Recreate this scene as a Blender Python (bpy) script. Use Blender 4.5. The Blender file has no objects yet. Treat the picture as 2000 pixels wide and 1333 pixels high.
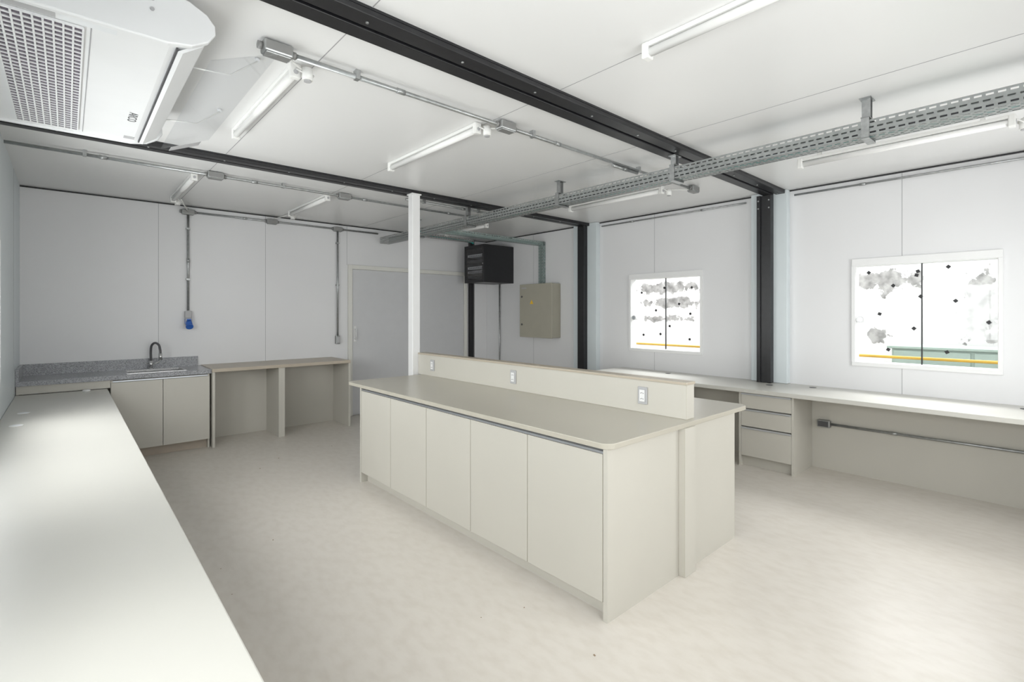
import bpy, bmesh, math, random
from mathutils import Vector, Matrix
random.seed(4)
scene = bpy.context.scene
try:
    scene.view_settings.view_transform = 'Standard'
    scene.view_settings.look = 'None'
except Exception as e:
    print(e)

# ---------------------------------------------------------------- materials
def mat(name, col, rough=0.5, metal=0.0, noise=0.0, nscale=8.0, bump=0.0, spec=0.5, stretch=(1,1,1)):
    m = bpy.data.materials.new(name); m.use_nodes = True
    nt = m.node_tree; p = nt.nodes['Principled BSDF']
    p.inputs['Base Color'].default_value = (*col, 1)
    p.inputs['Roughness'].default_value = rough
    p.inputs['Metallic'].default_value = metal
    p.inputs['Specular IOR Level'].default_value = spec
    if noise > 0 or bump > 0:
        tc = nt.nodes.new('ShaderNodeTexCoord'); mp = nt.nodes.new('ShaderNodeMapping')
        mp.inputs['Scale'].default_value = stretch
        nz = nt.nodes.new('ShaderNodeTexNoise'); nz.inputs['Scale'].default_value = nscale
        nz.inputs['Detail'].default_value = 5
        nt.links.new(tc.outputs['Object'], mp.inputs[0]); nt.links.new(mp.outputs[0], nz.inputs[0])
        r = nt.nodes.new('ShaderNodeValToRGB')
        r.color_ramp.elements[0].position = 0.3; r.color_ramp.elements[1].position = 0.7
        r.color_ramp.elements[0].color = (*[c*(1-noise) for c in col], 1)
        r.color_ramp.elements[1].color = (*[min(1, c*(1+noise)) for c in col], 1)
        nt.links.new(nz.outputs[0], r.inputs[0]); nt.links.new(r.outputs[0], p.inputs['Base Color'])
        if bump > 0:
            b = nt.nodes.new('ShaderNodeBump'); b.inputs['Strength'].default_value = bump
            b.inputs['Distance'].default_value = 0.002
            nt.links.new(nz.outputs[0], b.inputs['Height']); nt.links.new(b.outputs[0], p.inputs['Normal'])
    return m

M_wall = mat('wall_panel_white', (0.76,0.76,0.77), 0.40, noise=0.012, nscale=1.5)
M_ceil = mat('ceiling_panel_white', (0.785,0.785,0.78), 0.28, noise=0.008, nscale=1.2)
M_pale = mat('pale_blue_column', (0.66,0.715,0.735), 0.4, noise=0.01)
M_seam = mat('panel_seam', (0.36,0.36,0.37), 0.6, noise=0.02)
M_black = mat('black_painted_steel', (0.012,0.012,0.014), 0.38, noise=0.2, nscale=20)
M_trimw = mat('white_trim', (0.82,0.82,0.82), 0.4, noise=0.01)
M_beige = mat('beige_laminate', (0.565,0.545,0.49), 0.38, noise=0.01, nscale=3)
M_beige_top = mat('beige_laminate_top', (0.495,0.468,0.40), 0.28, noise=0.01, nscale=3)
M_topL = mat('pale_laminate_top', (0.57,0.56,0.52), 0.33, noise=0.01, nscale=3)
M_topB = mat('brownish_laminate_top', (0.47,0.41,0.33), 0.36, noise=0.02, nscale=3)
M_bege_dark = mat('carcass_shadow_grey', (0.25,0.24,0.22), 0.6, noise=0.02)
M_edge = mat('laminate_edge', (0.45,0.39,0.32), 0.5, noise=0.05, nscale=10)
M_alu = mat('aluminium_profile', (0.62,0.65,0.70), 0.3, 0.8, noise=0.03)
M_galv = mat('galvanised_steel', (0.38,0.39,0.39), 0.32, 0.7, noise=0.15, nscale=30)
M_tray = mat('galvanised_tray', (0.32,0.335,0.33), 0.42, 0.45, noise=0.10, nscale=25)
M_teal = mat('galvanised_tray_greenish', (0.28,0.35,0.335), 0.45, 0.35, noise=0.08, nscale=25)
M_box = mat('grey_cast_box', (0.27,0.27,0.265), 0.45, 0.3, noise=0.05)
M_lamp = mat('lamp_white_plastic', (0.84,0.84,0.82), 0.3, noise=0.01)
M_tube = mat('lamp_tube_frosted', (0.86,0.86,0.85), 0.15, noise=0.01)
M_cable = mat('white_cable', (0.75,0.75,0.73), 0.5, noise=0.02)
M_blue = mat('blue_plastic', (0.03,0.13,0.50), 0.35, noise=0.05)
M_dkgrey = mat('dark_grey_plastic', (0.08,0.08,0.085), 0.4, noise=0.05)
M_pbeige = mat('electrical_panel_beige', (0.40,0.38,0.31), 0.4, noise=0.02)
M_yellow = mat('yellow_paint', (0.80,0.50,0.03), 0.45, noise=0.05)
M_rail = mat('yellow_rail_paint', (0.50,0.30,0.03), 0.5, noise=0.08)
M_sockw = mat('socket_white', (0.8,0.8,0.8), 0.35, noise=0.01)
M_door = mat('door_leaf_grey', (0.62,0.625,0.64), 0.4, noise=0.015)
M_frame = mat('door_frame_cream', (0.74,0.735,0.69), 0.42, noise=0.015)
M_ac = mat('ac_white_plastic', (0.82,0.83,0.84), 0.28, noise=0.01)
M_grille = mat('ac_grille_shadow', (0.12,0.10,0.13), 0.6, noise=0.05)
M_label = mat('label_grey', (0.45,0.45,0.46), 0.5, noise=0.05)
M_labelw = mat('label_white', (0.78,0.80,0.82), 0.5, noise=0.05)
M_steel = mat('stainless_steel', (0.6,0.6,0.6), 0.22, 0.9, noise=0.05)
M_green = mat('pale_green_metal', (0.27,0.34,0.30), 0.5, noise=0.05)
M_ground = mat('outside_concrete', (0.25,0.25,0.24), 0.8, noise=0.15, nscale=2)
M_cblue = mat('cable_blue', (0.05,0.22,0.42), 0.5, noise=0.05)
M_cteal = mat('cable_teal', (0.03,0.38,0.35), 0.5, noise=0.05)
M_debris = mat('debris_brown', (0.30,0.22,0.15), 0.8, noise=0.2)

def granite():
    m = bpy.data.materials.new('grey_granite'); m.use_nodes = True
    nt = m.node_tree; p = nt.nodes['Principled BSDF']; p.inputs['Roughness'].default_value = 0.22
    tc = nt.nodes.new('ShaderNodeTexCoord'); n = nt.nodes.new('ShaderNodeTexNoise')
    n.inputs['Scale'].default_value = 120; n.inputs['Detail'].default_value = 6
    v = nt.nodes.new('ShaderNodeTexVoronoi'); v.inputs['Scale'].default_value = 170
    r = nt.nodes.new('ShaderNodeValToRGB')
    e = r.color_ramp.elements; e[0].position = .35; e[0].color = (.08,.085,.10,1); e[1].position = .65; e[1].color = (.38,.39,.43,1)
    mx = nt.nodes.new('ShaderNodeMixRGB'); mx.inputs[0].default_value = .3
    nt.links.new(tc.outputs['Object'], n.inputs[0]); nt.links.new(tc.outputs['Object'], v.inputs[0])
    nt.links.new(n.outputs[0], r.inputs[0]); nt.links.new(r.outputs[0], mx.inputs[1]); nt.links.new(v.outputs['Distance'], mx.inputs[2])
    nt.links.new(mx.outputs[0], p.inputs['Base Color'])
    return m
M_granite = granite()

def floor_mat():
    m = bpy.data.materials.new('vinyl_floor'); m.use_nodes = True
    nt = m.node_tree; L = nt.links; p = nt.nodes['Principled BSDF']; p.inputs['Roughness'].default_value = 0.30
    tc = nt.nodes.new('ShaderNodeTexCoord')
    n1 = nt.nodes.new('ShaderNodeTexNoise'); n1.inputs['Scale'].default_value = .9; n1.inputs['Detail'].default_value = 3; n1.inputs['Roughness'].default_value = .5
    n2 = nt.nodes.new('ShaderNodeTexNoise'); n2.inputs['Scale'].default_value = 20; n2.inputs['Detail'].default_value = 6
    mp = nt.nodes.new('ShaderNodeMapping'); mp.inputs['Scale'].default_value = (1, .5, 1); mp.inputs['Rotation'].default_value = (0, 0, .5)
    L.new(tc.outputs['Object'], n1.inputs[0]); L.new(tc.outputs['Object'], mp.inputs[0]); L.new(mp.outputs[0], n2.inputs[0])
    r = nt.nodes.new('ShaderNodeValToRGB'); e = r.color_ramp.elements
    e[0].position = .25; e[0].color = (.655,.615,.56,1); e[1].position = .75; e[1].color = (.695,.655,.60,1)
    L.new(n1.outputs[0], r.inputs[0])
    r2 = nt.nodes.new('ShaderNodeValToRGB'); e = r2.color_ramp.elements
    e[0].position = .3; e[0].color = (.93,.92,.905,1); e[1].position = .6; e[1].color = (1,1,1,1)
    L.new(n2.outputs[0], r2.inputs[0])
    mx = nt.nodes.new('ShaderNodeMixRGB'); mx.blend_type = 'MULTIPLY'; mx.inputs[0].default_value = 1
    L.new(r.outputs[0], mx.inputs[1]); L.new(r2.outputs[0], mx.inputs[2])
    L.new(mx.outputs[0], p.inputs['Base Color'])
    return m
M_floor = floor_mat()

def peel_mat():
    m = bpy.data.materials.new('peeling_plaster'); m.use_nodes = True
    nt = m.node_tree; L = nt.links; p = nt.nodes['Principled BSDF']; p.inputs['Roughness'].default_value = 0.9
    tc = nt.nodes.new('ShaderNodeTexCoord')
    n = nt.nodes.new('ShaderNodeTexNoise'); n.inputs['Scale'].default_value = 5.5; n.inputs['Detail'].default_value = 10; n.inputs['Roughness'].default_value = .68
    L.new(tc.outputs['Object'], n.inputs[0])
    last = None
    # patches where render has fallen off: (y, z, half width, half height)
    for (y, z, ry, rz) in ((4.85,1.95,.75,.10),(4.6,1.68,.6,.09),(4.75,1.40,.42,.06),(1.60,1.95,.42,.15),(.66,1.55,.20,.40),(1.66,1.2,.12,.10),
                           (3.1,1.8,.4,.2),(-.7,1.6,.5,.3),(6.6,1.7,.5,.25),(2.9,2.8,.8,.3),(.4,2.9,.7,.2)):
        a = nt.nodes.new('ShaderNodeVectorMath'); a.operation = 'SUBTRACT'; a.inputs[1].default_value = (8.0, y, z)
        c = nt.nodes.new('ShaderNodeVectorMath'); c.operation = 'MULTIPLY'; c.inputs[1].default_value = (0, 1/ry, 1/rz)
        d = nt.nodes.new('ShaderNodeVectorMath'); d.operation = 'LENGTH'
        L.new(tc.outputs['Object'], a.inputs[0]); L.new(a.outputs[0], c.inputs[0]); L.new(c.outputs[0], d.inputs[0])
        if last is None: last = d.outputs['Value']
        else:
            q = nt.nodes.new('ShaderNodeMath'); q.operation = 'MINIMUM'; L.new(last, q.inputs[0]); L.new(d.outputs['Value'], q.inputs[1]); last = q.outputs[0]
    s1 = nt.nodes.new('ShaderNodeMath'); s1.operation = 'MULTIPLY_ADD'; s1.inputs[1].default_value = -4.2
    L.new(n.outputs[0], s1.inputs[0])
    L.new(last, s1.inputs[2])
    r = nt.nodes.new('ShaderNodeMapRange'); r.inputs[1].default_value = -1.15; r.inputs[2].default_value = -1.22; r.inputs[3].default_value = 0; r.inputs[4].default_value = 1
    L.new(s1.outputs[0], r.inputs[0])
    n2 = nt.nodes.new('ShaderNodeTexNoise'); n2.inputs['Scale'].default_value = 9; n2.inputs['Detail'].default_value = 9
    L.new(tc.outputs['Object'], n2.inputs[0])
    r2 = nt.nodes.new('ShaderNodeValToRGB'); e = r2.color_ramp.elements
    e[0].position = .35; e[0].color = (.17,.165,.16,1); e[1].position = .62; e[1].color = (.38,.37,.36,1)
    L.new(n2.outputs[0], r2.inputs[0])
    mx = nt.nodes.new('ShaderNodeMixRGB'); L.new(r.outputs[0], mx.inputs[0]); mx.inputs[1].default_value = (.70,.69,.68,1)
    L.new(r2.outputs[0], mx.inputs[2]); L.new(mx.outputs[0], p.inputs['Base Color'])
    return m
M_peel = peel_mat()

def glass_mat(name, tint=(1,1,1), refl=0.06):
    m = bpy.data.materials.new(name); m.use_nodes = True
    nt = m.node_tree; nt.nodes.clear()
    o = nt.nodes.new('ShaderNodeOutputMaterial'); mx = nt.nodes.new('ShaderNodeMixShader'); mx.inputs[0].default_value = refl
    t = nt.nodes.new('ShaderNodeBsdfTransparent'); t.inputs[0].default_value = (*tint, 1)
    g = nt.nodes.new('ShaderNodeBsdfGlossy'); g.inputs['Roughness'].default_value = .03
    nt.links.new(t.outputs[0], mx.inputs[1]); nt.links.new(g.outputs[0], mx.inputs[2]); nt.links.new(mx.outputs[0], o.inputs[0])
    return m
M_glass = glass_mat('window_glass', (.97,.98,.98), .04)
M_dglass = glass_mat('smoked_glass', (.8,.8,.81), .07)
M_acrylic = glass_mat('clear_acrylic', (.975,.98,.985), .10)

# ---------------------------------------------------------------- builder
class B:
    def __init__(s, name):
        s.name = name; s.bm = bmesh.new(); s.mats = []
    def mi(s, m):
        if m not in s.mats: s.mats.append(m)
        return s.mats.index(m)
    def box(s, x0, x1, y0, y1, z0, z1, m, bev=0.0, rot=None):
        k = s.mi(m)
        c = Vector(((x0+x1)/2, (y0+y1)/2, (z0+z1)/2))
        M = Matrix.Translation(c) @ (rot.to_4x4() if rot else Matrix.Identity(4)) @ Matrix.Diagonal((abs(x1-x0), abs(y1-y0), abs(z1-z0), 1))
        r = bmesh.ops.create_cube(s.bm, size=1, matrix=M)
        fs = set(f for v in r['verts'] for f in v.link_faces)
        for f in fs: f.material_index = k
        if bev > 0:
            es = list(set(e for v in r['verts'] for e in v.link_edges))
            bmesh.ops.bevel(s.bm, geom=es, offset=bev, segments=2, affect='EDGES', profile=.5)
        return s
    def prism(s, pts, z0, z1, m, axis='z', bev=0.0, smooth=False):
        k = s.mi(m)
        def P(a, b, c):
            return {'z': (a, b, c), 'y': (a, c, b), 'x': (c, a, b)}[axis]
        lo = [s.bm.verts.new(P(a, b, z0)) for a, b in pts]
        hi = [s.bm.verts.new(P(a, b, z1)) for a, b in pts]
        fs = [s.bm.faces.new(lo[::-1]), s.bm.faces.new(hi)]
        n = len(pts)
        for i in range(n):
            f = s.bm.faces.new((lo[i], lo[(i+1) % n], hi[(i+1) % n], hi[i])); f.smooth = smooth; fs.append(f)
        for f in fs: f.material_index = k
        bmesh.ops.recalc_face_normals(s.bm, faces=fs)
        if bev > 0:
            es = list(set(list(fs[0].edges) + list(fs[1].edges)))
            bmesh.ops.bevel(s.bm, geom=es, offset=bev, segments=2, affect='EDGES', profile=.5)
        return s
    def tube(s, pts, r, m, seg=12, caps=True):
        k = s.mi(m); pts = [Vector(p) for p in pts]; rings = []
        up = None
        for i, p in enumerate(pts):
            d = (pts[min(i+1, len(pts)-1)] - pts[max(i-1, 0)]).normalized()
            if up is None:
                up = Vector((0, 0, 1)) if abs(d.z) < .9 else Vector((1, 0, 0))
            a = d.cross(up)
            if a.length < 1e-5: a = d.cross(Vector((0, 1, 0)))
            a.normalize(); b = a.cross(d).normalized(); up = b
            rr = r[i] if isinstance(r, (list, tuple)) else r
            rings.append([s.bm.verts.new(p + rr*(math.cos(t)*a + math.sin(t)*b)) for t in [2*math.pi*j/seg for j in range(seg)]])
        fs = []
        for A, C in zip(rings, rings[1:]):
            for j in range(seg):
                f = s.bm.faces.new((A[j], A[(j+1) % seg], C[(j+1) % seg], C[j])); f.smooth = True; fs.append(f)
        if caps:
            fs.append(s.bm.faces.new(rings[0][::-1])); fs.append(s.bm.faces.new(rings[-1]))
        for f in fs: f.material_index = k
        bmesh.ops.recalc_face_normals(s.bm, faces=fs)
        return s
    def cyl(s, p0, p1, r, m, seg=16):
        return s.tube([p0, p1], r, m, seg)
    def curve(s, pts, r, m, n=8, seg=8):
        P = [Vector(p) for p in pts]; out = []
        Q = [P[0]*2-P[1]] + P + [P[-1]*2-P[-2]]
        for i in range(1, len(Q)-2):
            for j in range(n):
                t = j/n; a, b, c, d = Q[i-1], Q[i], Q[i+1], Q[i+2]
                out.append(.5*((2*b)+(-a+c)*t+(2*a-5*b+4*c-d)*t*t+(-a+3*b-3*c+d)*t**3))
        out.append(P[-1])
        return s.tube(out, r, m, seg)
    def perf(s, o, u, v, L, W, rows, m, pitch=.045, sl=.030, sw=.010):
        k = s.mi(m); o = Vector(o); u = Vector(u); v = Vector(v)
        n = int(L/pitch); pitch = L/n; w = W/rows
        for j in range(rows):
            for i in range(n):
                sh = 0 if j % 2 == 0 else pitch*.25
                a0 = i*pitch; a1 = a0+pitch; b0 = j*w; b1 = b0+w
                c = (a0+a1)/2 + (sh - pitch*.12); h0 = c-sl/2; h1 = c+sl/2
                h0 = max(h0, a0+.002); h1 = min(h1, a1-.002)
                g0 = (b0+b1)/2-sw/2; g1 = g0+sw
                V = [s.bm.verts.new(o+u*a+v*b) for a, b in ((a0,b0),(a1,b0),(a1,b1),(a0,b1),(h0,g0),(h1,g0),(h1,g1),(h0,g1))]
                for q in ((0,1,5,4),(1,2,6,5),(2,3,7,6),(3,0,4,7)):
                    f = s.bm.faces.new([V[t] for t in q]); f.material_index = k
        return s
    def text(s, body, size, M, m):
        c = bpy.data.curves.new('t', 'FONT'); c.body = body; c.size = size; c.align_x = 'CENTER'; c.align_y = 'CENTER'
        o = bpy.data.objects.new('t', c); scene.collection.objects.link(o)
        bpy.context.view_layer.update()
        me = bpy.data.meshes.new_from_object(o.evaluated_get(bpy.context.evaluated_depsgraph_get()))
        me.transform(M); k = s.mi(m)
        n0 = len(s.bm.faces); s.bm.from_mesh(me); s.bm.faces.ensure_lookup_table()
        for f in s.bm.faces[n0:]: f.material_index = k
        bpy.data.objects.remove(o)
        return s
    def done(s, loc=None):
        me = bpy.data.meshes.new(s.name)
        s.bm.to_mesh(me); s.bm.free()
        for m in s.mats: me.materials.append(m)
        o = bpy.data.objects.new(s.name, me); scene.collection.objects.link(o)
        return o

XL, XR, YF, YB, H = -0.35, 5.60, -0.50, 6.97, 2.778
WT = 0.10

# ---------------------------------------------------------------- shell
B('floor').box(XL-WT, XR+WT, YF-WT, YB+WT, -.1, 0, M_floor).done()
c = B('ceiling').box(XL-WT, XR+WT, YF-WT, YB+WT, H, H+.1, M_ceil)
for x in (0.95, 2.10, 3.25, 4.40):
    c.box(x-.002, x+.002, YF, YB, H-.0015, H+.001, M_seam)
c.done()

def wall_with_holes(name, axis, p0, p1, a0, a1, holes, m, seams=(), face=None, sgn=-1):
    b = B(name)
    cuts = sorted(holes); prev = a0
    def bx(u0, u1, z0, z1):
        if axis == 'x': b.box(p0, p1, u0, u1, z0, z1, m)
        else: b.box(u0, u1, p0, p1, z0, z1, m)
    for (h0, h1, z0, z1) in cuts:
        bx(prev, h0, 0, H); bx(h0, h1, 0, z0); bx(h0, h1, z1, H); prev = h1
    bx(prev, a1, 0, H)
    for u, z0, z1 in seams:
        f0, f1 = sorted((face, face+sgn*.0012))
        if axis == 'x': b.box(f0, f1, u-.002, u+.002, z0, z1, M_seam)
        else: b.box(u-.002, u+.002, f0, f1, z0, z1, M_seam)
    return b.done()

W1 = (2.88, 3.865, 1.03, 1.955); W2 = (0.35, 1.342, 1.03, 1.955)
wall_with_holes('wall_right', 'x', XR, XR+WT, YF-WT, YB+WT, [W1, W2], M_wall,
    [(0.98,0,W2[2]),(0.98,W2[3]+.06,H),(3.51,0,W1[2]),(3.51,W1[3]+.06,H),(5.72,0,H),(-.2,0,H)], XR, -1)
wall_with_holes('wall_back', 'y', YB, YB+WT, XL, XR, [], M_wall,
    [(.785,0,H),(1.93,0,H),(3.03,2.2,H),(4.2,2.2,H)], YB, -1)
LW = [(0.2,1.5,1.03,2.0),(2.6,3.9,1.03,2.0),(-.45,-.05,1.03,2.0),(4.05,4.75,1.03,2.0)]
wall_with_holes('wall_left', 'x', XL-WT, XL, YF-WT, YB+WT, LW, M_pale, [(6.2,0,H)], XL, 1)
FW = [(0.6,2.2,.9,2.1),(3.3,4.9,.9,2.1)]  # unseen front openings, invented to let light in behind the camera
wall_with_holes('wall_front', 'y', YF-WT, YF, XL, XR, FW, M_wall, [(2.75,0,H)], YF, 1)

# thin black strips painting in the dark of the shadow gap at wall/ceiling junction
B('shadow_gap_1').box(XL, XR, YB-.012, YB, H-.014, H-.002, M_black).done()
B('shadow_gap_2').box(XR-.012, XR, YF, YB-.02, H-.014, H-.002, M_black).done()

# windows
def window(name, xf, sgn, w, axis='x'):
    y0, y1, z0, z1 = w; b = B(name)
    def bx(d0, d1, u0, u1, a, c, m, bev=0):
        q0, q1 = sorted((xf+sgn*d0, xf+sgn*d1))
        if axis == 'x': b.box(q0, q1, u0, u1, a, c, m, bev)
        else: b.box(u0, u1, q0, q1, a, c, m, bev)
    t = .045
    bx(-.018, .0, y0-.02, y1+.02, z1-.008, z1+t+.015, M_trimw, .003)
    bx(-.018, .0, y0-.02, y1+.02, z0-.03, z0+.008, M_trimw, .003)
    bx(-.018, .0, y0-.02, y0+.008, z0+.008, z1-.008, M_trimw)
    bx(-.018, .0, y1-.008, y1+.02, z0+.008, z1-.008, M_trimw)
    bx(0, .10, y0, y0+.012, z0, z1, M_trimw); bx(0, .10, y1-.012, y1, z0, z1, M_trimw)
    bx(0, .10, y0+.012, y1-.012, z0, z0+.012, M_trimw); bx(0, .10, y0+.012, y1-.012, z1-.012, z1, M_trimw)
    ym = (y0+y1)/2
    bx(.040, .046, y0+.012, ym+.01, z0+.012, z1-.012, M_glass)
    bx(.056, .062, ym-.01, y1-.012, z0+.012, z1-.012, M_glass)
    bx(.036, .050, ym-.004, ym+.005, z0+.012, z1-.012, M_black)
    return b, bx
for nm, w, seed in (('window_1', W1, 3), ('window_2', W2, 11)):
    b, bx = window(nm, XR, 1, w)
    y0, y1, z0, z1 = w; rnd = random.Random(seed)
    b.cyl((XR+.055, y1-.045, 1.44), (XR-.004, y1-.045, 1.44), .032, M_sockw, 24)
    b.cyl((XR-.004, y1-.045, 1.44), (XR-.008, y1-.045, 1.44), .022, M_alu, 24)
    if nm == 'window_1':
        pts = [(.12,.18),(.48,.12),(.88,.13),(.15,.82),(.42,.80),(.85,.86),(.56,.68),(.86,.5),(.35,.45),(.70,.36)]
    else:
        pts = [(.08,.05),(.28,.20),(.47,.06),(.49,.32),(.69,.03),(.74,.37),(.17,.5),(.44,.65),(.96,.58),(.68,.88),(.46,.10),(.24,.88)]
    for (a, q) in pts:
        y = y1-.03-a*(y1-y0-.06); z = z1-.03-q*(z1-z0-.06); s_ = .0135
        ang = rnd.uniform(.2, 1.3)
        b.box(XR+.037, XR+.0395, y-s_, y+s_, z-s_, z+s_, M_black, rot=Matrix.Rotation(ang, 3, 'X'))
    b.done()
for i, w in enumerate(LW):
    window('window_%d' % (i+3), XL, -1, w)[0].done()
for i, w in enumerate(FW):
    window('window_%d' % (i+7), YF, -1, w, axis='y')[0].done()  # front windows are made up, only there for the light

# ---------------------------------------------------------------- beams and posts
def beam(yc, w, name='ceiling_beam', x0=XL, x1=XR):
    b = B(name)
    y0, y1 = yc-w/2, yc+w/2
    b.box(x0, x1, y0, y1, H-.012, H, M_black)
    b.box(x0, x1, y0, yc-.012, H-.04, H-.012, M_black, .004)
    b.box(x0, x1, yc+.012, y1, H-.04, H-.012, M_black, .004)
    for i in range(12):
        x = x0+.3+i*.5
        if x < x1-.1:
            b.cyl((x, y0+w*.25, H-.04), (x, y0+w*.25, H-.046), .007, M_galv, 8)
    return b.done()
beam(2.03, .20); beam(4.585, .16)

def post(yc, w):
    b = B('wall_post')
    b.box(5.455, 5.515, yc-w/2, yc+w/2, .772, H-.042, M_black, .003)
    b.box(5.435, 5.455, yc-w/2, yc-w/2+.035, .772, H-.042, M_black)
    b.box(5.435, 5.455, yc+w/2-.035, yc+w/2, .772, H-.042, M_black)
    for z in (2.60, 2.68):
        for y in (yc-w/2+.017, yc+w/2-.017):
            b.cyl((5.435, y, z), (5.43, y, z), .008, M_galv, 10)
    b.done()
    B('wall_column').box(5.515, XR, yc-.20, yc-w/2+.03, .772, H-.002, M_pale, .004).box(5.515, XR, yc+w/2-.03, yc+.16, .772, H-.002, M_pale, .004).done()
post(2.11, .14)
def post2():
    yc = 4.60; w = .12
    b = B('wall_post')
    b.box(5.44, 5.515, yc-w/2, yc+w/2, 0, H-.042, M_black, .003)
    b.done()
    B('wall_column').box(5.515, XR, yc-.22, yc-w/2+.02, 0, H-.002, M_pale, .004).box(5.515, XR, yc+w/2-.02, yc+.2, 0, H-.002, M_pale, .004).done()
post2()
B('corner_post').box(5.225, 5.30, YB-.061, YB-.001, 0, H-.015, M_black, .003).done()
B('corner_column').box(5.33, XR-.001, YB-.05, YB-.001, 0, H-.015, M_wall, .003).done()
b = B('support_post')
b.box(2.645, 2.735, 4.478, 4.568, 0, H-.042, M_trimw, .006)
b.box(2.63, 2.75, 4.463+.016, 4.583, 0, .012, M_trimw, .002)
b.box(2.635, 2.745, 4.468, 4.578, H-.055, H-.041, M_trimw, .002)
b.done()

# ---------------------------------------------------------------- door
b = B('door_1')
dx0, dx1, dt = 3.04, 5.18, 2.205
b.box(dx0, dx0+.06, YB-.035, YB, 0, dt, M_frame, .004)
b.box(dx1-.06, dx1, YB-.035, YB, 0, dt, M_frame, .004)
b.box(dx0+.06, dx1-.06, YB-.035, YB, dt-.06, dt, M_frame, .004)
dm = (dx0+dx1)/2
for a, c_ in ((dx0+.066, dm-.003), (dm+.003, dx1-.066)):
    b.box(a, c_, YB-.018, YB-.001, .01, dt-.066, M_door, .002)
b.tube([(3.145, YB-.018, 1.12), (3.145, YB-.055, 1.12), (3.145, YB-.055, 1.27), (3.145, YB-.018, 1.27)], .009, M_sockw, 10)
b.box(3.125, 3.165, YB-.024, YB-.016, 1.08, 1.31, M_sockw, .003)
b.done()

# ---------------------------------------------------------------- island
def rrect(x0, x1, y0, y1, r, corners=(1,1,1,1), n=8):
    pts = []
    for (cx, cy, a0, k) in ((x0+r, y0+r, math.pi, 0), (x1-r, y0+r, 1.5*math.pi, 1), (x1-r, y1-r, 0, 2), (x0+r, y1-r, .5*math.pi, 3)):
        if corners[k]:
            for i in range(n+1):
                a = a0 + i/n*math.pi/2; pts.append((cx+r*math.cos(a), cy+r*math.sin(a)))
        else:
            pts.append(((x0, x1, x1, x0)[k], (y0, y0, y1, y1)[k]))
    return pts
b = B('laboratory_island_bench')
IX0, IX1, IY0, IY1 = 1.94, 3.32, 1.474, 4.185
zt = .872
b.prism(rrect(1.915, 3.475, 1.445, 4.415, .06), zt-.028, zt, M_beige_top, bev=.003)
b.box(IX0, IX1, IY0, IY0+.025, 0, zt-.028, M_beige)
b.box(IX0, IX1, IY1-.025, IY1, 0, zt-.028, M_beige)
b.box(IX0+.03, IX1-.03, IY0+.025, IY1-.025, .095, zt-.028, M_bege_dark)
b.box(IX0+.06, IX1-.06, IY0+.025, IY1-.025, 0, .095, M_beige)
b.box(2.60, 2.72, 1.434, IY0, 0, zt-.028, M_beige, .002)
n = 5; y0 = IY0+.027; y1 = IY1-.027; p = (y1-y0)/n
for i in range(n):
    a = y0+i*p+.0018; c_ = y0+(i+1)*p-.0018
    b.box(IX0, IX0+.02, a, c_, .09, .812, M_beige, .0015)
    b.box(IX1-.02, IX1, a, c_, .09, .812, M_beige, .0015)
b.box(IX0+.004, IX0+.03, y0, y1, .814, .826, M_alu)
b.box(IX1-.03, IX1-.004, y0, y1, .814, .826, M_alu)
b.box(2.71, 2.80, 1.485, 4.475, zt, 1.075, M_beige, .002)
b.box(2.705, 2.805, 1.48, 4.475, 1.075, 1.092, M_topB, .002)
b.done()
for y in (4.20, 3.0, 1.78):
    s_ = B('power_socket')
    s_.box(2.700, 2.7098, y-.034, y+.034, .925, 1.035, M_label, .004)
    s_.box(2.696, 2.701, y-.022, y+.022, .94, 1.02, M_sockw, .003)
    for zz in (.962, .998):
        for q in (-.009, 0, .009):
            s_.cyl((2.6965, y+q, zz-abs(q)*.3), (2.6955, y+q, zz-abs(q)*.3), .0028, M_dkgrey, 8)
    s_.done()

# ---------------------------------------------------------------- sink bench
b = B('sink_base_cabinet')
b.box(.325, .343, 6.39, 6.95, 0, .825, M_beige)
b.box(1.17, 1.188, 6.39, 6.95, 0, .825, M_beige)
b.box(.343, 1.17, 6.93, 6.95, .1, .825, M_beige)
b.box(.343, 1.17, 6.40, 6.93, .10, .118, M_beige)
b.box(.343, 1.17, 6.44, 6.455, 0, .10, M_edge)
for a, c_ in ((.328, .756), (.760, 1.186)):
    b.box(a, c_, 6.37, 6.389, .10, .800, M_beige, .0015)
b.box(.343, 1.17, 6.385, 6.40, .803, .815, M_alu)
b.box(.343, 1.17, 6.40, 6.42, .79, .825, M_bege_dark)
b.box(XL+.005, .323, 6.372, 6.39, .752, .828, M_beige)
b.box(XL+.005, XL+.023, 6.39, 6.95, 0, .828, M_beige)
b.done()
b = B('granite_countertop')
sx0, sx1, sy0, sy1 = .47, .97, 6.47, 6.80
G = (XL+.002, 1.20, 6.345, YB-.002)
for q in ((G[0], sx0, G[2], G[3]), (sx1, G[1], G[2], G[3]), (sx0, sx1, G[2], sy0), (sx0, sx1, sy1, G[3])):
    b.box(*q, .83, .872, M_granite)
b.box(G[0], 1.17, YB-.024, YB-.002, .872, .985, M_granite)
b.box(G[0], G[0]+.022, G[2], YB-.024, .872, .985, M_granite)
b.box(-.05, .33, 6.352, 6.40, .872, .876, M_granite)
b.done()
b = B('kitchen_sink')
e_ = .8722
b.box(sx0-.01, sx1+.01, sy0-.01, sy0+.005, e_, .875, M_steel); b.box(sx0-.01, sx1+.01, sy1-.005, sy1+.01, e_, .875, M_steel)
b.box(sx0-.01, sx0+.005, sy0, sy1, e_, .875, M_steel); b.box(sx1-.005, sx1+.01, sy0, sy1, e_, .875, M_steel)
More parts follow.
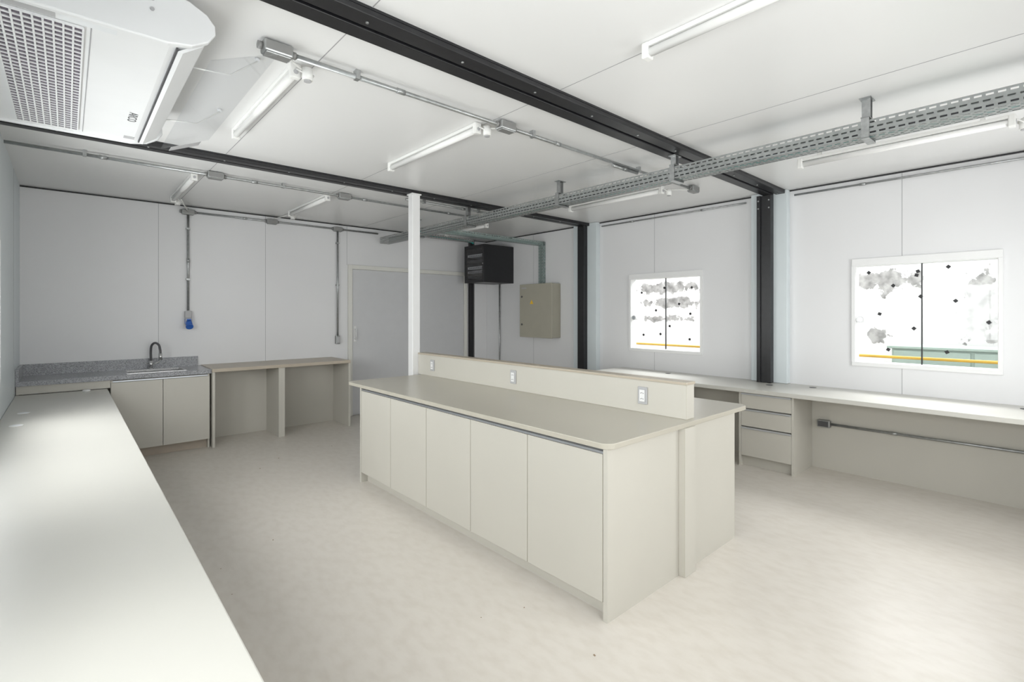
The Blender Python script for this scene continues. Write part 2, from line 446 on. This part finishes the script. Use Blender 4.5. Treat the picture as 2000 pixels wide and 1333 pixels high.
b.box(sx0+.002, sx0+.005, sy0+.002, sy1-.002, .70, .874, M_steel); b.box(sx1-.005, sx1-.002, sy0+.002, sy1-.002, .70, .874, M_steel)
b.box(sx0+.002, sx1-.002, sy0+.002, sy0+.005, .70, .874, M_steel); b.box(sx0+.002, sx1-.002, sy1-.005, sy1-.002, .70, .874, M_steel)
b.box(sx0+.002, sx1-.002, sy0+.002, sy1-.002, .697, .70, M_steel)
b.cyl((.72, 6.635, .70), (.72, 6.635, .703), .03, M_dkgrey)
b.done()
b = B('sink_faucet')
fx, fy = .705, 6.865
b.cyl((fx, fy, .8725), (fx, fy, .885), .027, M_steel, 24)
b.cyl((fx, fy, .885), (fx, fy, .965), .019, M_steel, 20)
b.curve([(fx, fy, .96), (fx-.002, fy, 1.07), (fx+.004, fy-.015, 1.135), (fx+.03, fy-.05, 1.165), (fx+.06, fy-.09, 1.145), (fx+.072, fy-.108, 1.09), (fx+.074, fy-.112, 1.05)], .012, M_dkgrey, seg=12)
b.cyl((fx+.074, fy-.112, 1.05), (fx+.075, fy-.113, .975), .0165, M_steel, 16)
b.tube([(fx+.018, fy, .93), (fx+.05, fy, .935), (fx+.085, fy-.005, .955)], .006, M_steel, 8)
b.done()

# open desk next to sink
b = B('workbench_open')
b.box(1.201, 2.80, 6.32, YB-.002, .84, .878, M_topB, .002)
b.box(1.205, 1.23, 6.33, 6.95, 0, .84, M_beige)
b.box(1.905, 1.93, 6.38, 6.84, 0, .84, M_beige)
b.box(2.775, 2.80, 6.33, 6.95, 0, .84, M_beige)
b.box(1.23, 2.775, 6.84, 6.86, 0, .84, M_beige)
b.box(1.93, 1.975, 6.34, 6.36, 0, .84, M_beige)
b.box(1.905, 1.93, 6.34, 6.38, 0, .84, M_beige)
b.done()

# left long bench
b = B('workbench_long')
b.box(XL+.002, .30, YF+.01, 6.34, .715, .75, M_topL, .004)
for y in (-.45, .9, 2.2, 3.5, 4.8, 6.28):
    b.box(XL+.03, .26, y, y+.025, 0, .715, M_beige)
b.box(XL+.01, XL+.03, YF+.02, 6.34, 0, .715, M_beige)
for (x, y) in ((-.24, 5.2), (-.25, 4.65)):
    b.cyl((x, y, .75), (x, y, .754), .035, M_sockw, 24); b.cyl((x, y, .754), (x, y, .7555), .026, M_labelw, 24)
b.done()
b = B('cable_grommet_cap'); b.cyl((.14, 6.25, .75), (.14, 6.25, .765), .03, M_sockw, 20); b.cyl((.14, 6.25, .765), (.14, 6.25, .768), .022, M_sockw, 20); b.done()

# right long desk
b = B('wall_desk')
b.box(4.88, 5.598, YF+.01, 4.0, .73, .77, M_topL, .004)
b.box(5.44, 5.46, YF+.02, 3.98, 0, .73, M_beige)
b.box(4.95, 5.44, 3.955, 3.98, 0, .73, M_beige)
b.box(4.95, 5.44, 2.9, 2.925, 0, .73, M_beige)
b.box(4.95, 5.44, -.47, -.445, 0, .73, M_beige)
for (x, y) in ((5.30, 2.0), (5.44, 1.65), (5.4, 3.2), (5.42, .2)):
    b.cyl((x, y, .77), (x, y, .7735), .03, M_dkgrey, 20)
b.done()
b = B('drawer_cabinet')
b.box(4.95, 5.438, 1.656, 1.676, 0, .729, M_beige)
b.box(4.95, 5.438, 2.134, 2.154, 0, .729, M_beige)
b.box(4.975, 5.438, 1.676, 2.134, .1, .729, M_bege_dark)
b.box(5.0, 5.02, 1.676, 2.134, 0, .1, M_beige)
for z0, z1 in ((.572, .700), (.395, .545), (.105, .368)):
    b.box(4.95, 4.972, 1.678, 2.132, z0, z1, M_beige, .0015)
    b.box(4.942, 4.975, 1.678, 2.132, z1, z1+.018, M_alu, .002)
b.done()

# ---------------------------------------------------------------- conduits
def jbox(b, p, ax, s_=.05):
    x, y, z = p
    lx, ly = (s_*1.3, s_*.7) if ax == 'x' else (s_*.7, s_*1.3)
    b.box(x-lx, x+lx, y-ly, y+ly, z-.028, z+.028, M_box, .008)
    b.box(x-lx*.85, x+lx*.85, y-ly*.85, y+ly*.85, z-.034, z-.027, M_box, .003)
    d = Vector((1,0,0)) if ax == 'x' else Vector((0,1,0))
    for sg in (-1, 1):
        q = Vector(p)+d*sg*s_*1.3; b.cyl(q, q+d*sg*.02, .018, M_box, 14)
def conduit(p0, p1, r=.0125, n=2, name='electrical_conduit', boxes=(), clamps=None):
    b = B(name); p0 = Vector(p0); p1 = Vector(p1); b.cyl(p0, p1, r, M_galv, 14)
    d = (p1-p0).normalized()
    for i in range(n):
        q = p0.lerp(p1, (i+.5)/n); b.cyl(q-d*.025, q+d*.025, r+.003, M_galv, 14)
    L = (p1-p0).length; k = max(2, int(L/1.2))
    for i in range(k):
        q = p0.lerp(p1, (i+.3)/k)
        if clamps == 'up': 
            b.box(q.x-.012, q.x+.012, q.y-.018, q.y+.018, q.z-r-.002, H-.0005, M_galv)
    for bp, ax in boxes: jbox(b, bp, ax)
    return b
cz = H-.034
conduit((.75, 2.49, cz), (4.62, 2.49, cz), n=3, boxes=[((.74,2.49,cz),'x'),((2.18,2.49,cz),'x'),((4.68,2.49,cz),'x')], clamps='up').done()
conduit((3.35, 2.49, cz-.025), (3.7, 2.49, cz-.025), n=1).done()
conduit((XL+.01, 5.13, cz), (4.1, 5.13, cz), n=4, boxes=[((1.0,5.13,cz),'x'),((2.2,5.13,cz),'x')], clamps='up').done()
conduit((2.75, 4.80, cz), (4.3, 4.80, cz), n=1, clamps='up').done()
b = conduit((1.07, YB-.03, 2.70), (3.5, YB-.03, 2.70), n=2)
for x in (1.07, 2.0, 2.88): jbox(b, (x, YB-.03, 2.70), 'x')
b.cyl((1.07, YB-.03, 2.70), (1.07, YB-.03, 1.53), .0125, M_galv); b.cyl((1.07,YB-.03,2.1),(1.07,YB-.03,2.15),.016,M_galv)
b.cyl((2.88, YB-.03, 2.70), (2.88, YB-.03, 1.17), .0125, M_galv)
for z in (2.5, 1.9): b.box(1.05, 1.09, YB-.044, YB, z-.01, z+.01, M_galv); b.box(2.86, 2.90, YB-.044, YB, z-.01, z+.01, M_galv)
b.box(2.852, 2.908, YB-.055, YB, 1.06, 1.18, M_box, .008); b.box(2.86, 2.90, YB-.06, YB-.054, 1.075, 1.165, M_label, .003)
b.cyl((1.07, YB-.03, 2.70), (.93, 6.45, cz-.0), .006, M_cable, 8)
b.done()
b = B('industrial_socket')
b.box(1.035, 1.105, YB-.07, YB, 1.44, 1.525, M_label, .01)
b.box(1.035, 1.105, YB-.085, YB-.005, 1.36, 1.445, M_blue, .012)
b.cyl((1.07, YB-.06, 1.40), (1.07, YB-.12, 1.345), .034, M_blue, 20)
b.cyl((1.07, YB-.115, 1.349), (1.07, YB-.128, 1.337), .038, M_blue, 20)
b.done()
conduit((XR-.025, 2.35, 2.715), (XR-.025, 4.33, 2.715), n=2, r=.010).done()
conduit((XR-.025, YF+.01, 2.715), (XR-.025, 1.86, 2.715), n=2, r=.010).done()
b = conduit((5.415, YF+.02, .44), (5.415, 1.50, .44), n=2, r=.0125)
b.box(5.385, 5.438, 1.49, 1.60, .405, .475, M_box, .008); b.box(5.38, 5.386, 1.50, 1.59, .413, .467, M_dkgrey, .002)
b.done()
conduit((XR-.03, 6.53, .02), (XR-.03, 6.53, 1.998), n=2).done()
# ---------------------------------------------------------------- lamps
def lamp(x, ya, yb, cable=None, drop=0.0):
    b = B('fluorescent_batten_light')
    Z = H-drop
    b.box(x-.022, x+.022, ya+.03, yb-.03, Z-.022, Z-.0005, M_lamp, .004)
    if drop > 0:
        for yy in (ya+.15, yb-.15):
            b.box(x-.015, x+.015, yy-.012, yy+.012, Z-.002, H-.0005, M_lamp)
    b.tube([(x, ya+.02, Z-.045), (x, yb-.02, Z-.045)], .021, M_tube, 18)
    b.box(x-.026, x+.026, ya, ya+.035, Z-.075, Z-.0005, M_lamp, .006)
    b.box(x-.026, x+.026, yb-.035, yb, Z-.075, Z-.0005, M_lamp, .006)
    b.cyl((x, ya+.001, Z-.045), (x, ya-.004, Z-.045), .012, M_label, 12)
    if cable:
        cx, cy = cable; y_ = ya if abs(cy-ya) < abs(cy-yb) else yb
        sg = 1 if cy > y_ else -1
        b.curve([(x, y_, Z-.03), (x+.02, y_+sg*.03, Z-.05), (x+.05, y_+sg*.05, Z-.075), (x+.08, y_+sg*.02, Z-.05), (x+.04, y_+sg*.01, Z-.035), (cx, cy, H-.05)], .005, M_cable)
        b.cyl((x+.045, y_+sg*.035, Z-.03), (x+.045, y_+sg*.035, Z-.09), .026, M_lamp, 16)
        b.cyl((x+.045, y_+sg*.035, Z-.09), (x+.045, y_+sg*.035, Z-.096), .018, M_label, 16)
    b.done()
lamp(.87, 2.62, 3.84, (.80, 2.50)); lamp(2.05, 2.62, 3.84, (2.16, 2.50)); lamp(4.30, 2.60, 3.80, (4.6, 2.50), .045)
lamp(.86, 5.26, 6.48, (1.07, 6.9)); lamp(2.08, 5.26, 6.48, (2.0, 6.9)); lamp(4.30, 5.3, 6.3, None, .03)
lamp(2.05, .12, 1.34); lamp(4.34, .20, 1.42, (4.37, .1), .055); lamp(.87, .12, 1.34)

# ---------------------------------------------------------------- cable trays
TX0, TX1, TZ0, TZ1 = 3.52, 3.66, 2.55, 2.64
b = B('perforated_cable_tray')
Y0, Y1 = YF+.02, 6.90
b.perf((TX0, Y0, TZ0), (0,1,0), (0,0,1), Y1-Y0, TZ1-TZ0, 3, M_tray)
b.perf((TX1, Y0, TZ0), (0,1,0), (0,0,1), Y1-Y0, TZ1-TZ0, 3, M_tray)
b.perf((TX0, Y0, TZ0), (0,1,0), (1,0,0), Y1-Y0, TX1-TX0, 5, M_tray)
for x, s_ in ((TX0, 1), (TX1, -1)):
    b.box(min(x, x+s_*.014), max(x, x+s_*.014), Y0, Y1, TZ1, TZ1+.002, M_tray)
for y in (-.25, .79, 2.05, 3.27, 4.75, 5.9):
    top = H-.0005 if abs(y-2.05) > .05 else H-.042
    for xx in (TX0-.006, TX1+.002):
        b.box(xx, xx+.004, y-.02, y+.02, TZ0-.012, TZ1+.02, M_galv)
    b.box(TX0-.006, TX1+.006, y-.02, y+.02, TZ0-.016, TZ0-.010, M_galv)
    b.box(TX0-.006, TX1+.006, y-.022, y+.022, TZ1+.018, TZ1+.023, M_galv)
    xm = TX0+.04
    b.box(xm-.022, xm-.018, y-.022, y+.022, TZ1+.02, top, M_galv); b.box(xm+.018, xm+.022, y-.022, y+.022, TZ1+.02, top, M_galv)
    b.box(xm-.05, xm+.05, y-.03, y+.03, top-.005, top, M_galv)
    b.cyl((xm, y, TZ1), (xm, y, top), .005, M_galv, 8)
b.done()
b = B('cable_bundle')
for i, (m, x) in enumerate(((M_cblue, 3.55), (M_cable, 3.58), (M_cteal, 3.61), (M_cable, 3.635), (M_dkgrey, 3.565))):
    pts = [(x+random.uniform(-.009,.009), Y0+.05+k*.45, TZ0+.012+(i == 4)*.014) for k in range(16)]
    b.curve(pts, .0055, m, n=4, seg=8)
b.done()
b = B('branch_cable_tray')
b.perf((TX1+.01, 5.45, 2.56), (1,0,0), (0,0,1), 1.90, .06, 2, M_teal)
b.perf((TX1+.01, 5.55, 2.56), (1,0,0), (0,0,1), 1.90, .06, 2, M_teal)
b.perf((TX1+.01, 5.45, 2.56), (1,0,0), (0,1,0), 1.90, .10, 3, M_teal)
b.perf((XR-.06, 5.45, 1.957), (0,0,1), (0,1,0), .66, .10, 3, M_teal)
b.perf((XR-.06, 5.45, 1.957), (0,0,1), (1,0,0), .66, .056, 2, M_teal)
b.perf((XR-.06, 5.55, 1.957), (0,0,1), (1,0,0), .66, .056, 2, M_teal)
b.done()
b = B('branch_cable_tray')
b.perf((TX1+.01, 6.40, 2.65), (1,0,0), (0,0,1), 1.24, .05, 2, M_tray)
b.perf((TX1+.01, 6.50, 2.65), (1,0,0), (0,0,1), 1.24, .05, 2, M_tray)
b.perf((TX1+.01, 6.40, 2.65), (1,0,0), (0,1,0), 1.26, .10, 3, M_tray)
b.curve([(3.60, 5.8, 2.59), (3.62, 6.1, 2.66), (3.72, 6.3, 2.70), (3.9, 6.43, 2.69), (4.4, 6.45, 2.67), (4.85, 6.45, 2.66), (4.94, 6.45, 2.64)], .012, M_cteal)
b.done()

# ---------------------------------------------------------------- rack cabinet
b = B('network_rack_cabinet')
rx0, rx1, ry0, ry1, rz0, rz1 = 4.96, XR-.001, 6.20, 6.72, 2.0, 2.61
t = .02
b.box(rx0+.01, rx1, ry0, ry0+t, rz0, rz1, M_black, .002); b.box(rx0+.01, rx1, ry1-t, ry1, rz0, rz1, M_black, .002)
b.box(rx0+.01, rx1, ry0+t, ry1-t, rz0, rz0+t, M_black); b.box(rx0+.01, rx1, ry0+t, ry1-t, rz1-t, rz1, M_black)
b.box(rx1-.02, rx1, ry0+t, ry1-t, rz0+t, rz1-t, M_black)
for q in ((ry0, ry0+.045), (ry1-.045, ry1)): b.box(rx0, rx0+.012, q[0], q[1], rz0, rz1, M_black, .002)
b.box(rx0, rx0+.012, ry0+.045, ry1-.045, rz0, rz0+.05, M_black); b.box(rx0, rx0+.012, ry0+.045, ry1-.045, rz1-.05, rz1, M_black)
b.box(rx0+.004, rx0+.007, ry0+.045, ry1-.045, rz0+.05, rz1-.05, M_dglass)
for z, h, m in ((2.08, .05, M_dkgrey), (2.15, .045, M_label), (2.22, .045, M_labelw), (2.33, .04, M_dkgrey), (2.42, .045, M_labelw)):
    b.box(rx0+.03, rx0+.30, ry0+.05, ry1-.05, z, z+h, m, .002)
    for k in range(8): b.box(rx0+.026, rx0+.031, ry0+.08+k*.045, ry0+.10+k*.045, z+.012, z+.028, M_black)
b.cyl((rx0-.004, ry0+.03, 2.3), (rx0+.002, ry0+.03, 2.3), .01, M_steel, 12)
b.done()
b = B('electrical_distribution_panel')
b.box(5.42, XR-.003, 5.13, 5.83, 1.125, 1.95, M_pbeige, .006)
b.box(5.40, 5.418, 5.125, 5.835, 1.12, 1.955, M_pbeige, .005)
for z in (1.32, 1.76):
    b.cyl((5.402, 5.78, z), (5.392, 5.78, z), .016, M_dkgrey, 16)
b.prism([(5.56+.045*math.cos(a), 1.665+.045*math.sin(a)) for a in (math.pi/2, math.pi*7/6, math.pi*11/6)], 5.3985, 5.40, M_yellow, axis='x')
b.box(5.3985, 5.40, 5.68, 5.79, 1.885, 1.905, M_label)
b.done()

# ---------------------------------------------------------------- air conditioner
b = B('ceiling_air_conditioner')
ay0, ay1 = 2.30, 3.83
zb = 2.548
prof = [(-.33, zb+.0), (.30, zb-.0), (.37, zb+.015), (.42, zb+.055), (.44, zb+.10), (.43, zb+.135), (.37, zb+.165), (.25, zb+.19), (-.33, zb+.20)]
b.prism([(x, z) for x, z in prof], ay0+.03, ay1-.03, M_ac, axis='y')
big = [(-.335, zb-.012), (.29, zb-.010), (.37, zb+.006), (.425, zb+.04), (.45, zb+.08), (.448, zb+.115), (.42, zb+.15), (.36, zb+.18), (.25, zb+.20), (-.335, zb+.205)]
b.prism(big, ay0, ay0+.03, M_ac, axis='y', bev=.006)
b.prism(big, ay1-.03, ay1, M_ac, axis='y', bev=.006)
gx0, gx1 = -.20, .045
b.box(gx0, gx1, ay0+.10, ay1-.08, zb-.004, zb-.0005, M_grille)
for i in range(10):
    x = gx0+i*(gx1-gx0)/9; b.box(x-.003, x+.003, ay0+.10, ay1-.08, zb-.012, zb-.001, M_ac)
for i in range(36):
    y = ay0+.10+i*(ay1-ay0-.18)/35; b.box(gx0, gx1, y-.005, y+.005, zb-.008, zb-.001, M_ac)
b.box(gx1+.02, gx1+.024, ay0+.05, ay1-.05, zb-.0015, zb, M_seam)
b.box(.322, .329, ay0+.05, ay1-.05, zb-.006, zb+.01, M_dkgrey)
b.prism([(.329, zb-.008), (.345, zb-.012), (.415, zb+.04), (.41, zb+.05)], ay0+.05, ay1-.05, M_ac, axis='y')
for x, z in ((-.12, zb+.12), (.08, zb+.12), (.24, zb+.10), (.24, zb+.14)):
    b.cyl((x, ay0-.001, z), (x, ay0-.005, z), .007, M_label, 10)
for y in (ay0+.25, ay1-.25):
    b.box(-.25, .2, y-.02, y+.02, zb+.195, H-.0005, M_ac)
b.box(-.20, -.03, ay0+.035, ay0+.085, zb-.002, zb-.0005, M_label); b.box(-.02, .14, ay0+.035, ay0+.085, zb-.002, zb-.0005, M_labelw)
b.box(.25, .30, ay1-.13, ay1-.08, zb-.002, zb-.0003, M_label)
b.text('ARCO', .055, Matrix.Translation((.26, ay1-.50, zb-.0015)) @ Matrix.Rotation(math.radians(90), 4, 'Z') @ Matrix.Rotation(math.pi, 4, 'X'), M_dkgrey)
b.done()
b = B('air_deflector')
b.prism([(.455, 2.575), (.459, 2.571), (.725, 2.69), (.721, 2.694)], ay0+.12, ay1+.1, M_acrylic, axis='y')
for y in (ay0+.4, ay1-.3):
    b.tube([(.435, y, 2.64), (.59, y, 2.655), (.71, y, 2.76)], .004, M_lamp, 8)
    b.cyl((.71, y, 2.76), (.71, y, H-.0005), .012, M_ac, 12)
b.box(.49, .67, ay1+.0, ay1+.09, 2.60, 2.603, M_label, rot=Matrix.Rotation(-.42, 3, 'Y'))
b.done()

# ---------------------------------------------------------------- floor debris
b = B('floor_debris')
for i in range(22):
    x = random.uniform(.5, 4.7); y = random.uniform(.9, 5.8)
    if 1.85 < x < 3.55 and 1.35 < y < 4.6: continue
    s_ = random.uniform(.002, .005)
    b.box(x-s_, x+s_, y-s_*.6, y+s_*.6, 0, s_*.6, M_debris, rot=Matrix.Rotation(random.uniform(0, 3), 3, 'Z'))
b.done()

# ---------------------------------------------------------------- exterior
B('outside_ground').box(XR+WT+.01, 9.5, -6, 12, -.3, -.2, M_ground).done()
B('neighbouring_wall').box(8.0, 8.2, -6, 12, -.2, 4.2, M_peel).done()
b = B('yellow_handrail')
b.cyl((6.3, -4, 1.05), (6.3, 9, 1.05), .015, M_rail, 14)
b.cyl((6.3, -4, .5), (6.3, 9, .5), .015, M_rail, 14)
for y in (-3, -.9, 2.2, 4.6, 7): b.cyl((6.3, y, -.2), (6.3, y, 1.045), .015, M_rail, 12)
b.done()
b = B('green_metal_cabinet')
b.box(7.0, 7.6, -1.4, 1.32, -.2, 1.10, M_green, .01)
b.box(6.97, 7.62, -1.43, 1.36, 1.10, 1.13, M_green, .006)
for i in range(4):
    y = -1.38+i*.675; b.box(6.985, 7.0, y+.01, y+.655, -.12, 1.08, M_green, .004)
    b.cyl((6.96, y+.08, .75), (6.96, y+.08, .9), .008, M_steel, 8); b.cyl((6.96,y+.08,.82),(6.99,y+.08,.82),.008,M_steel,8)
b.done()

# ---------------------------------------------------------------- light
w = bpy.data.worlds.new('World'); scene.world = w; w.use_nodes = True
bg = w.node_tree.nodes['Background']; bg.inputs[0].default_value = (.98,.99,1,1); bg.inputs[1].default_value = 2.0
def area(name, loc, rot, sx, sy, e, col=(1,1,1)):
    l = bpy.data.lights.new(name, 'AREA'); l.shape = 'RECTANGLE'; l.size = sx; l.size_y = sy; l.energy = e; l.color = col
    o = bpy.data.objects.new(name, l); o.location = loc; o.rotation_euler = rot; scene.collection.objects.link(o)
for i, w_ in enumerate(LW):
    y0, y1, z0, z1 = w_
    area('window_area_light', (XL-WT-.05, (y0+y1)/2, (z0+z1)/2), (0, math.radians(-90), 0), z1-z0, y1-y0, (40 if i == 3 else 24)*(y1-y0)*(z1-z0), (1,1,.99))
for i, w_ in enumerate(FW):
    x0, x1, z0, z1 = w_
    area('window_area_light', ((x0+x1)/2, YF-WT-.05, (z0+z1)/2), (math.radians(90), 0, 0), x1-x0, z1-z0, 17*(x1-x0)*(z1-z0), (1,.99,.975))  # added lamps filling the room through the invented front windows
# added unseen lamp above the alley, brightening desk and floor through the right windows
area('alley_fill_lamp', (7.75, 2.2, 3.4), (0, math.radians(58), 0), 1.8, 9.0, 780, (1,1,.99))

# ---------------------------------------------------------------- camera
cd = bpy.data.cameras.new('camera'); cam = bpy.data.objects.new('camera', cd); scene.collection.objects.link(cam)
cd.sensor_width = 36; cd.sensor_fit = 'HORIZONTAL'; cd.lens = 969/2000*36; cd.shift_y = -54.5/2000; cd.clip_start = .01
cam.location = (0, 0, 1.5); cam.rotation_euler = (math.radians(90), 0, math.radians(-41.9))
scene.camera = cam
